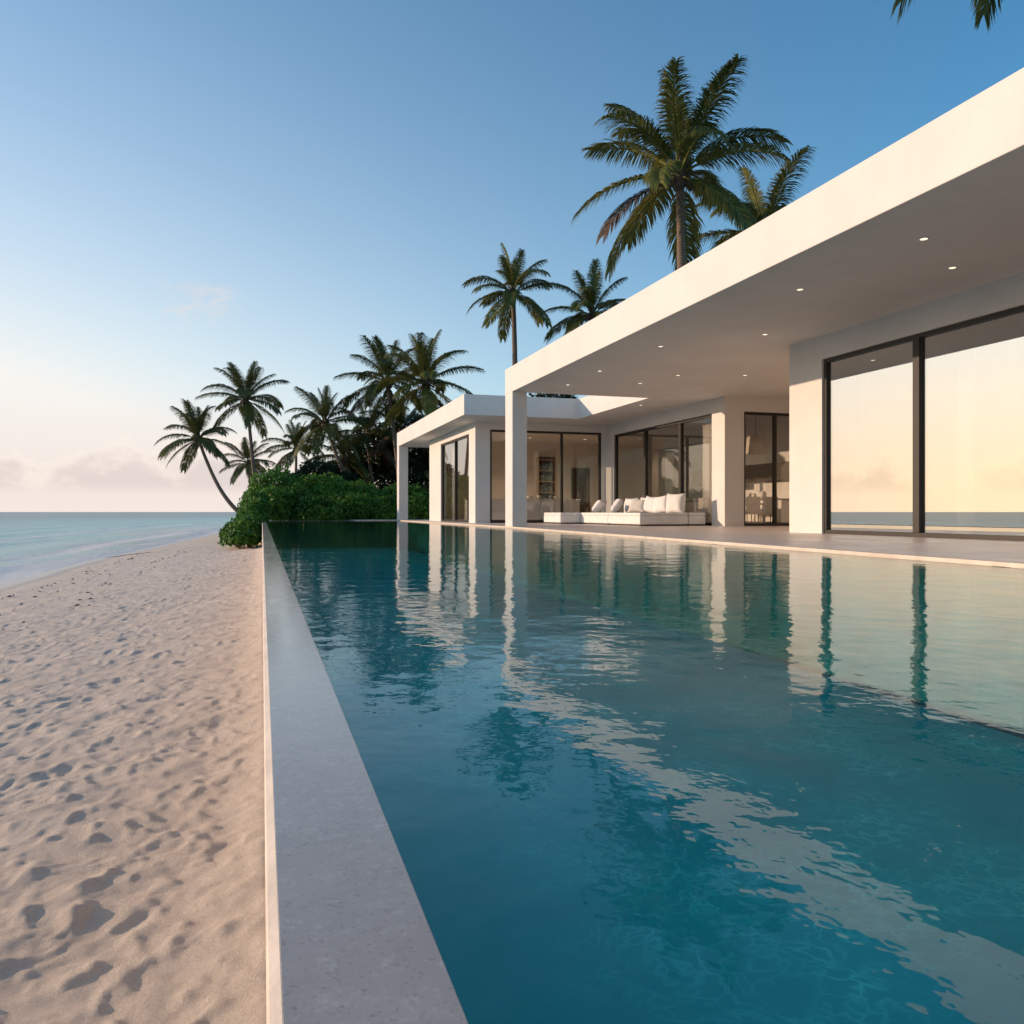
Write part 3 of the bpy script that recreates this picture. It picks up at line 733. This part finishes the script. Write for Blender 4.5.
for lx, ly in ((10.4, 38.5), (13.0, 39.5), (16.0, 39.5), (16.2, 28.5)): room_fill(lx, ly, 75, '')
# kitchen and dining behind the corner window
kc = empty('kitchen_wall_unit', (18.25, 29.0, ZD)); tag(kc, 'kitchen wall unit with dark cabinets and counter behind the corner window', 'cabinet')
MB().box(-0.3, 0.34, -3.5, 3.5, 0.1, 0.9, 0.01).build('base_cabinet', 'interior_white', kc)
MB().box(-0.34, 0.34, -3.55, 3.55, 0.901, 0.95, 0.01).build('worktop', 'dark_ceramic', kc)
MB().box(0.0, 0.34, -3.5, 3.5, 1.65, 2.3, 0.01).build('wall_cabinet', 'dark_wood', kc)
MB().box(-0.12, -0.002, -0.6, 0.4, 1.45, 2.0, 0.01).build('hood', 'dark_metal', kc)
tb = empty('dining_table', (16.6, 26.4, ZD)); tag(tb, 'pale dining table inside the corner window', 'table')
MB().box(-0.55, 0.55, -1.3, 1.3, 0.72, 0.77, 0.01).build('tabletop', 'pale_wood', tb)
for sx in (-0.45, 0.45):
    for sy in (-1.15, 1.15): MB().box(sx-0.04, sx+0.04, sy-0.04, sy+0.04, 0, 0.719).build('leg', 'dark_metal', tb)
def chair(x, y, rz, label):
    t = empty('dining_chair', (x, y, ZD), rz); tag(t, label, 'chair', 'dining chairs inside the corner window')
    MB().box(-0.25, 0.25, -0.25, 0.25, 0.38, 0.50, 0.03, 3).build('seat', 'linen', t)
    MB().box(-0.26, 0.26, 0.20, 0.29, 0.44, 0.98, 0.035, 3).build('backrest', 'linen', t)
    for sx in (-0.21, 0.21):
        for sy in (-0.21, 0.21): MB().tube([(sx*1.05, sy*1.05, 0), (sx, sy, 0.385)], [0.013, 0.018]).build('leg', 'dark_metal', t)
chair(16.0, 24.55, R(178), 'linen dining chair at the left of the near table end')
chair(16.75, 24.6, R(170), 'linen dining chair at the right of the near table end')
chair(15.75, 25.9, R(90), 'linen dining chair on the near long side of the table')
chair(15.75, 26.8, R(94), 'linen dining chair on the far long side of the table')
pld = bpy.data.lights.new('bulb', 'POINT'); pld.energy = 60; pld.color = (1.0, 0.72, 0.45); pld.shadow_soft_size = 0.08
pl = empty('pendant_lamp', (16.75, 25.3, 2.55)); tag(pl, 'large cream drum pendant lamp above the dining table', 'lamp')
plo = bpy.data.objects.new('bulb', pld); COL.objects.link(plo); plo.parent = pl; plo.location = (0, 0, 0.30)
MB().lathe([(0.33, 0), (0.35, 0.02), (0.30, 0.62), (0.28, 0.62)], 0, 0, 0, 28).build('lamp_shade', 'linen', pl)
MB().tube([(0, 0, 0.60), (0, 0, ZS-2.56)], [0.008, 0.008]).build('cord', 'dark_metal', pl)
for nm, x, y, sc, lb in (('bowl', 16.5, 25.9, 1.0, 'cream bowl on the dining table'), ('vase', 16.6, 26.7, 0.9, 'cream vase on the dining table')):
    o = MB().lathe([(r*sc, h*sc) for r, h in vp[nm]], 0, 0, 0, 16).build(nm, 'ceramic'); o.location = (x, y, ZD+0.771); tag(o, lb, nm)
for k, (y, sc) in enumerate(((27.0, 1.3), (27.6, 1.0), (28.6, 1.4), (29.4, 1.1))):
    o = MB().lathe([(r*sc, h*sc) for r, h in vp['jar']], 0, 0, 0, 14).build('jar', 'ceramic'); o.location = (18.2, y, ZD+0.951)
    tag(o, ['pale jar nearest the window on the kitchen worktop', 'small pale jar second on the kitchen worktop', 'large pale jar on the middle of the kitchen worktop', 'pale jar farthest along the kitchen worktop'][k], 'jar')

# ------------------------------------------------------------------ palms
def frond_mesh(e0, droop, seed, nl=120, curl=0.0):
    """one feather frond of unit length leaving the origin along +X at elevation e0 and bending down"""
    r = random.Random(seed); V = []; F = []; T = []
    n = 26; pts = []; p = Vector((0, 0, 0)); 
    for i in range(n+1):
        t = i/n; el = e0-droop*(t**1.5); az = curl*t*t
        pts.append((p.copy(), el, az)); p += Vector((math.cos(el)*math.cos(az), math.cos(el)*math.sin(az), math.sin(el)))/n
    # rachis, triangular section
    for i, (q, el, az) in enumerate(pts):
        w = 0.017*(1-0.92*i/n)+0.001; up = Vector((-math.sin(el), 0, math.cos(el)))
        V += [q+Vector((0, w, 0)), q+Vector((0, -w, 0)), q-up*w]; T += [0.55]*3
        if i:
            a = 3*(i-1); b_ = 3*i
            for k in range(3): F.append((a+k, a+(k+1) % 3, b_+(k+1) % 3, b_+k))
    def at(t):
        f = t*n; i = min(n-1, int(f)); u = f-i
        q = pts[i][0].lerp(pts[i+1][0], u); return q, pts[i][1]*(1-u)+pts[i+1][1]*u, pts[i][2]*(1-u)+pts[i+1][2]*u
    for s in (-1, 1):
        for k in range(nl):
            t = 0.13+0.87*(k+r.uniform(-0.3, 0.3))/nl
            t = min(max(t, 0.12), 0.995)
            q, el, az = at(t)
            d = Vector((math.cos(el)*math.cos(az), math.cos(el)*math.sin(az), math.sin(el))); side = Vector((-math.sin(az), math.cos(az), 0))*s; up = side.cross(d)*(-s) if False else Vector((-math.sin(el), 0, math.cos(el)))
            prof = (0.35+0.65*min(1, (t-0.08)/0.22))*(1.0-0.55*max(0, (t-0.62)/0.38)**1.5)
            ln = 0.27*prof*r.uniform(0.82, 1.12)
            fw = R(58-26*t+r.uniform(-8, 8)); vee = 0.30*math.cos(el)*r.uniform(0.3, 1.3)
            d0 = (side*math.sin(fw)+d*math.cos(fw)+up*vee).normalized()
            d1 = (d0+Vector((0, 0, -0.55-r.uniform(0, 0.35)))).normalized(); d2 = (d1+Vector((0, 0, -0.65))).normalized()
            w = 0.0062*r.uniform(0.8, 1.15)
            wd = (d-d0*d.dot(d0)).normalized()*w
            a = q; b1 = a+d0*ln*0.36; c1 = b1+d1*ln*0.36; e1 = c1+d2*ln*0.28
            i0 = len(V); tone = r.uniform(0.1, 0.9)
            V += [a-wd*0.5, a+wd*0.5, b1-wd, b1+wd, c1-wd*0.75, c1+wd*0.75, e1-wd*0.08, e1+wd*0.08]; T += [tone]*8
            F += [(i0, i0+1, i0+3, i0+2), (i0+2, i0+3, i0+5, i0+4), (i0+4, i0+5, i0+7, i0+6)]
    return npmesh('frond', [tuple(v) for v in V], F, {'tone': T})
FR_CL = {}   # elevation class -> meshes
for ci, (e0, dr_) in enumerate(((80, 24), (60, 42), (38, 58), (18, 52), (-4, 44), (-32, 32), (-62, 16))):
    FR_CL[ci] = [frond_mesh(R(e0), R(dr_*k), 100+ci*7+j, curl=cu) for j, (k, cu) in enumerate(((0.85, 0.25), (1.1, -0.3), (1.3, 0.05)))]
def crown_mesh(seed, scale):
    r = random.Random(seed); mb = MB()
    mb.lathe([(0.035, -0.16), (0.055, -0.05), (0.06, 0.03), (0.03, 0.10), (0.008, 0.17)], 0, 0, 0, 10)
    for k in range(14):                                   # old leaf bases and fibre
        a = k*2.4; e = r.uniform(-0.9, 0.9); d = Vector((math.cos(a)*math.cos(e), math.sin(a)*math.cos(e), math.sin(e)))
        mb.tube([d*0.03, d*0.09, d*0.17+Vector((0, 0, -0.02))], [0.022, 0.018, 0.010], 5)
    for k in range(8):                                    # coconuts
        a = r.uniform(0, 6.28); c = Vector((math.cos(a)*0.065, math.sin(a)*0.065, -0.06-r.uniform(0, 0.05)))
        mb.lathe([(0.006, -0.028), (0.022, -0.018), (0.028, 0), (0.02, 0.02), (0.005, 0.03)], c.x, c.y, c.z, 8)
    for v in mb.bm.verts: v.co *= scale
    return mb
def palm(base, top, L, label, n=20, seed=0, r0=0.2, leaf='palm_leaf', dead=0, bend=0.0, spin=0.0, low=5.4, bendv=None):
    t = empty('palm_tree', base); tag(t, label, 'palm tree', 'coconut palms around the villa')
    B = Vector(base); H = Vector(top)-B; pts = []; rad = []; K = 22
    for i in range(K+1):
        s = i/K
        q = Vector((H.x*(s**(1+bend)), H.y*(s**(1+bend)), H.z*s))
        if bendv: q += Vector(bendv)*math.sin(math.pi*s)
        q += Vector((math.sin(s*5+seed), math.cos(s*4+seed), 0))*0.06*math.sin(math.pi*s)
        pts.append(q); rad.append(r0*(1.0-0.42*s)*(1+0.35*max(0, 1-s*9))*(1+0.03*(i % 2)))
    MB().tube(pts, rad, 12).build('trunk', 'bark', t)
    cr = crown_mesh(seed, L).build('crown', 'twig', t); cr.location = H
    r = random.Random(seed*13+3)
    for k in range(n):
        f = (k+0.5)/n; ci = min(6, f*low*1.12); ci = int(ci+r.uniform(-0.25, 0.25)) if ci > 0.3 else 0; ci = min(6, max(0, ci))
        o = bpy.data.objects.new('frond', r.choice(FR_CL[ci])); COL.objects.link(o); o.parent = cr
        isd = (k >= n-dead)
        if isd: o.data = FR_CL[5][k % 3].copy(); o.data.materials.clear(); o.data.materials.append(M['dry_leaf']); o['label'] = 'dry brown hanging frond'
        elif not o.data.materials: o.data.materials.append(M['palm_leaf'])
        if not isd and leaf != 'palm_leaf':
            o.material_slots[0].link = 'OBJECT'; o.material_slots[0].material = M[leaf]
        s = L*r.uniform(0.86, 1.1)*(0.80 if ci == 0 else 0.9 if ci == 1 else 1.0); o.scale = (s, s*r.choice((1, -1)), s)
        o.rotation_euler = (r.uniform(-0.25, 0.25), r.uniform(-0.10, 0.10), spin+k*2.39996+r.uniform(-0.2, 0.2))
        a = o.rotation_euler.z; o.location = (math.cos(a)*0.03*L, math.sin(a)*0.03*L, (0.06-0.02*ci)*L)
    return t
palm((20.9, 37.6, -0.2), (20.48, 37.66, 17.9), 6.0, 'tallest coconut palm rising right behind the main roof', 23, 1, 0.33, dead=1, spin=0.9)
palm((29.3, 43.3, -0.2), (29.34, 43.33, 17.4), 5.4, 'palm half hidden by the roof, right of the tallest palm', 18, 2, 0.30, spin=1.2)
palm((18.0, 57.2, -0.1), (17.57, 57.37, 16.6), 3.9, 'slim palm standing beside the far end of the main roof', 20, 3, 0.27, spin=2.2, low=5.2)
palm((23.5, 55.6, -0.1), (23.10, 55.68, 15.0), 4.0, 'palm with its crown resting on the roof line, next to the slim palm', 19, 4, 0.27, spin=0.2)
palm((13.2, 60.8, -0.2), (11.79, 61.22, 10.3), 4.5, 'full crowned palm directly above the far pavilion roof', 22, 5, 0.22, dead=1, spin=1.0)
palm((11.2, 67.6, -0.2), (9.99, 68.04, 11.3), 4.3, 'palm overlapping the left side of the full crowned palm', 21, 6, 0.22, 'far_palm_leaf', dead=2, spin=2.0)
palm((7.6, 66.7, -0.2), (4.85, 67.52, 7.7), 3.6, 'medium palm with leaning trunk left of the dark thicket', 21, 7, 0.19, 'far_palm_leaf', spin=0.4)
palm((3.9, 98.1, -0.2), (3.77, 98.17, 7.9), 3.6, 'small distant palm peeking over the shrubs', 20, 8, 0.22, 'far_palm_leaf', spin=1.4)
palm((-0.1, 73.2, -0.5), (-1.31, 73.58, 10.2), 4.0, 'tall palm at the beach edge with slightly curved trunk', 22, 9, 0.20, 'far_palm_leaf', spin=0.9)
palm((-0.2, 65.0, -0.8), (-4.63, 66.23, 6.1), 3.3, 'palm leaning far out over the beach towards the sea', 22, 10, 0.18, 'far_palm_leaf', spin=1.9, bendv=(-0.5, 0, -0.6))
palm((-1.2, 105, -0.6), (-1.63, 105.04, 6.5), 3.6, 'small distant palm behind the tall beach edge palm', 20, 11, 0.2, 'far_palm_leaf', spin=2.5)
palm((25.2, 19.0, -0.2), (24.3, 19.5, 22.6), 6.2, 'palm behind the roof whose drooping frond tips enter at the top right', 26, 12, 0.3, spin=1.25)
palm((9.9, 75.4, -0.2), (9.2, 75.4, 7.6), 4.0, 'dark low palm in the thicket left of the far column', 19, 13, 0.2, 'far_palm_leaf', dead=3, spin=0.1)
palm((7.6, 73, -0.2), (6.9, 73.0, 5.2), 3.6, 'short dark palm rising from the shrubs by the thicket', 18, 14, 0.2, 'far_palm_leaf', dead=2, spin=1.7)
palm((12.9, 73.5, -0.2), (12.0, 73.6, 8.0), 4.0, 'dark palm hanging behind the far column', 19, 15, 0.2, 'far_palm_leaf', dead=3, spin=2.9)

# ------------------------------------------------------------------ shrubs
def leaf_cloud(blobs, n, size, seed, shell=0.55, flat=1.0):
    """n oval leaves scattered through lumpy ellipsoids (cx,cy,cz,rx,ry,rz), denser to the outside"""
    r = np.random.default_rng(seed); w = np.array([b_[3]*b_[4]+b_[4]*b_[5]+b_[3]*b_[5] for b_ in blobs]); w = w/w.sum()
    idx = r.choice(len(blobs), n, p=w); Bm = np.array(blobs)[idx]
    d = r.normal(size=(n, 3)); d[:, 2] = np.abs(d[:, 2])*0.9-0.25*r.random(n); d /= np.linalg.norm(d, axis=1)[:, None]
    lump = 1+0.30*value_noise(d[:, 0]*4+idx*3.1+50, d[:, 1]*4+d[:, 2]*4+idx+50, seed)+0.20*value_noise(d[:, 0]*9+idx+80, d[:, 2]*9+d[:, 1]*7+80, seed+1)
    rad = (shell+(1-shell)*r.random(n)**0.45)*lump
    c = Bm[:, :3]+d*rad[:, None]*Bm[:, 3:]
    nrm = d*0.7+r.normal(size=(n, 3))*0.55+np.array([0, 0, 0.35]); nrm /= np.linalg.norm(nrm, axis=1)[:, None]
    ax = np.cross(nrm, r.normal(size=(n, 3))); ax /= np.linalg.norm(ax, axis=1)[:, None]; bx_ = np.cross(nrm, ax)
    s = size*r.uniform(0.6, 1.25, n)[:, None]
    q = [c-ax*s, c+bx_*s*0.42+nrm*s*0.10, c+ax*s, c-bx_*s*0.42+nrm*s*0.10]
    V = np.stack(q, 1).reshape(-1, 3); F = np.arange(4*n).reshape(n, 4)
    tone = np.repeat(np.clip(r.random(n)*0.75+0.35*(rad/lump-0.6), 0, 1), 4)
    return V, F, tone
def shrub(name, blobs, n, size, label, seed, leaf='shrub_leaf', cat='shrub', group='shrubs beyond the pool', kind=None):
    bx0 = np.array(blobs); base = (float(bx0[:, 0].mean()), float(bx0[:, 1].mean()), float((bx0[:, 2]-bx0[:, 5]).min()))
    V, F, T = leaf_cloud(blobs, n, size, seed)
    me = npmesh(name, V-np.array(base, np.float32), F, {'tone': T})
    if kind == 'stuff':
        o = link(name, me, M[leaf]); o.location = base; tag(o, label, cat, None, kind); return o
    t = empty(name, base); tag(t, label, cat, group)
    link('foliage', me, M[leaf], t)
    mb = MB(); r = random.Random(seed)
    for (cx, cy, cz, rx, ry, rz) in blobs:
        for k in range(5):
            tip = Vector((cx+rx*r.uniform(-0.6, 0.6), cy+ry*r.uniform(-0.6, 0.6), cz+rz*r.uniform(0.1, 0.75)))-Vector(base)
            st = Vector((cx+r.uniform(-0.1, 0.1), cy+r.uniform(-0.1, 0.1), cz-rz))-Vector(base)
            mb.tube([st, st.lerp(tip, 0.5)+Vector((0, 0, 0.1)), tip], [0.03, 0.02, 0.008], 5)
    mb.build('stem', 'twig', t)
    return t
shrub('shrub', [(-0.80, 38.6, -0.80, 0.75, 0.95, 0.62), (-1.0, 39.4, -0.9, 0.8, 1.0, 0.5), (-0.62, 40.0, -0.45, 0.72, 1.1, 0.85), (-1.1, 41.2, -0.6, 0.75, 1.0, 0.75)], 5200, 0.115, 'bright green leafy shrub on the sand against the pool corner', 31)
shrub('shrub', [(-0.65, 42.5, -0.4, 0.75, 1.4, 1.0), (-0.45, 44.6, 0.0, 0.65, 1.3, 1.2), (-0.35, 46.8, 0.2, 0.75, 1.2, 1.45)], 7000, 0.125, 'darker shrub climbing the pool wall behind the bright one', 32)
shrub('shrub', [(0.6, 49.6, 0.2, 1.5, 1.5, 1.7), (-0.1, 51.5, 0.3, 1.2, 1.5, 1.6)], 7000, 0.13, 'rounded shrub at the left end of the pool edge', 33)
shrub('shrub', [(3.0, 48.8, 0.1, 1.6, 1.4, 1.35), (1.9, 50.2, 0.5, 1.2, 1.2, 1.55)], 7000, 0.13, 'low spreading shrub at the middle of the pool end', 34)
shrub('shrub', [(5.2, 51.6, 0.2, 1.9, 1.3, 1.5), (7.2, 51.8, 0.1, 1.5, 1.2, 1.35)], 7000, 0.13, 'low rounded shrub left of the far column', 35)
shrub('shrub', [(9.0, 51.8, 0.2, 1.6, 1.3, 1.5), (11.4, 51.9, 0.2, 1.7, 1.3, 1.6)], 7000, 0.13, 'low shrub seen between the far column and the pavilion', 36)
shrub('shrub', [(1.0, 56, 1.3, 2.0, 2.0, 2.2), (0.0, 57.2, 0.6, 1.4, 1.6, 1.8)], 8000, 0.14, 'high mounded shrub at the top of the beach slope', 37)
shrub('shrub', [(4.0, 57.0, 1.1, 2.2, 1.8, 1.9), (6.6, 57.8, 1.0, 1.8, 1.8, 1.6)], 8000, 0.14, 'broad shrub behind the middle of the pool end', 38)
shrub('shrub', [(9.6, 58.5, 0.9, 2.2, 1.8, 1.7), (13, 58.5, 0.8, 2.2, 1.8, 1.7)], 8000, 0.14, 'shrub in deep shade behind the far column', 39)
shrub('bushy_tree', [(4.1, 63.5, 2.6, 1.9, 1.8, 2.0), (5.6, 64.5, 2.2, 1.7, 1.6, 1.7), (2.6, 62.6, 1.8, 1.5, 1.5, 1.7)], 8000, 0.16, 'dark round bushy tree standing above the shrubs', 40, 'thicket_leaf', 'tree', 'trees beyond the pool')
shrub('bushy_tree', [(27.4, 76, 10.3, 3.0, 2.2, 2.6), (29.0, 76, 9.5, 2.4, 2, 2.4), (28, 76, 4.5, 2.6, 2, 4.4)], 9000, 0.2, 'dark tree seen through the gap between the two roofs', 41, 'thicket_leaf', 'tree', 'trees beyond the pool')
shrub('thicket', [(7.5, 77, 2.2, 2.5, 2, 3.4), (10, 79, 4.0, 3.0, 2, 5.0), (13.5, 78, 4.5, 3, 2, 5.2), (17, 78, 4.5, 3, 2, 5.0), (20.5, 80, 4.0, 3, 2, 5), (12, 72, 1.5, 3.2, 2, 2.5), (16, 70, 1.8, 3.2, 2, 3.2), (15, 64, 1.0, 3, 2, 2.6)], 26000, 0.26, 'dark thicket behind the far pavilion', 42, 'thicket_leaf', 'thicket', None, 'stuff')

# ------------------------------------------------------------------ wrack line
def seaweed():
    mb = MB(); r = random.Random(4)
    def zat(x, y):
        t = min(1, max(0, x/float(shore(y)))); return -1.1-0.8*t**1.25
    for k in range(230):
        y = 8.0*math.exp(r.random()*1.7); fr = r.choice((0.70, 0.70, 0.60, 0.45))
        x = float(shore(y))*(fr+0.03*math.sin(y*0.6)+r.gauss(0, 0.018))
        s = r.uniform(0.012, 0.045)*(0.7+y*0.015); a = r.uniform(-0.5, 0.5)+1.4
        d = Vector((math.cos(a), math.sin(a), 0))*s*r.uniform(1, 2.6); p = Vector((x, y, zat(x, y)+0.012))
        mb.tube([p-d, p+Vector((r.uniform(-s, s)*0.5, 0, 0.015)), p+d], [s*0.12, s*0.4, s*0.10], 5)
    tag(mb.build('seaweed', 'seaweed'), 'dark bits of dried seaweed scattered along the tide lines on the sand', 'seaweed', None, 'stuff')
seaweed()
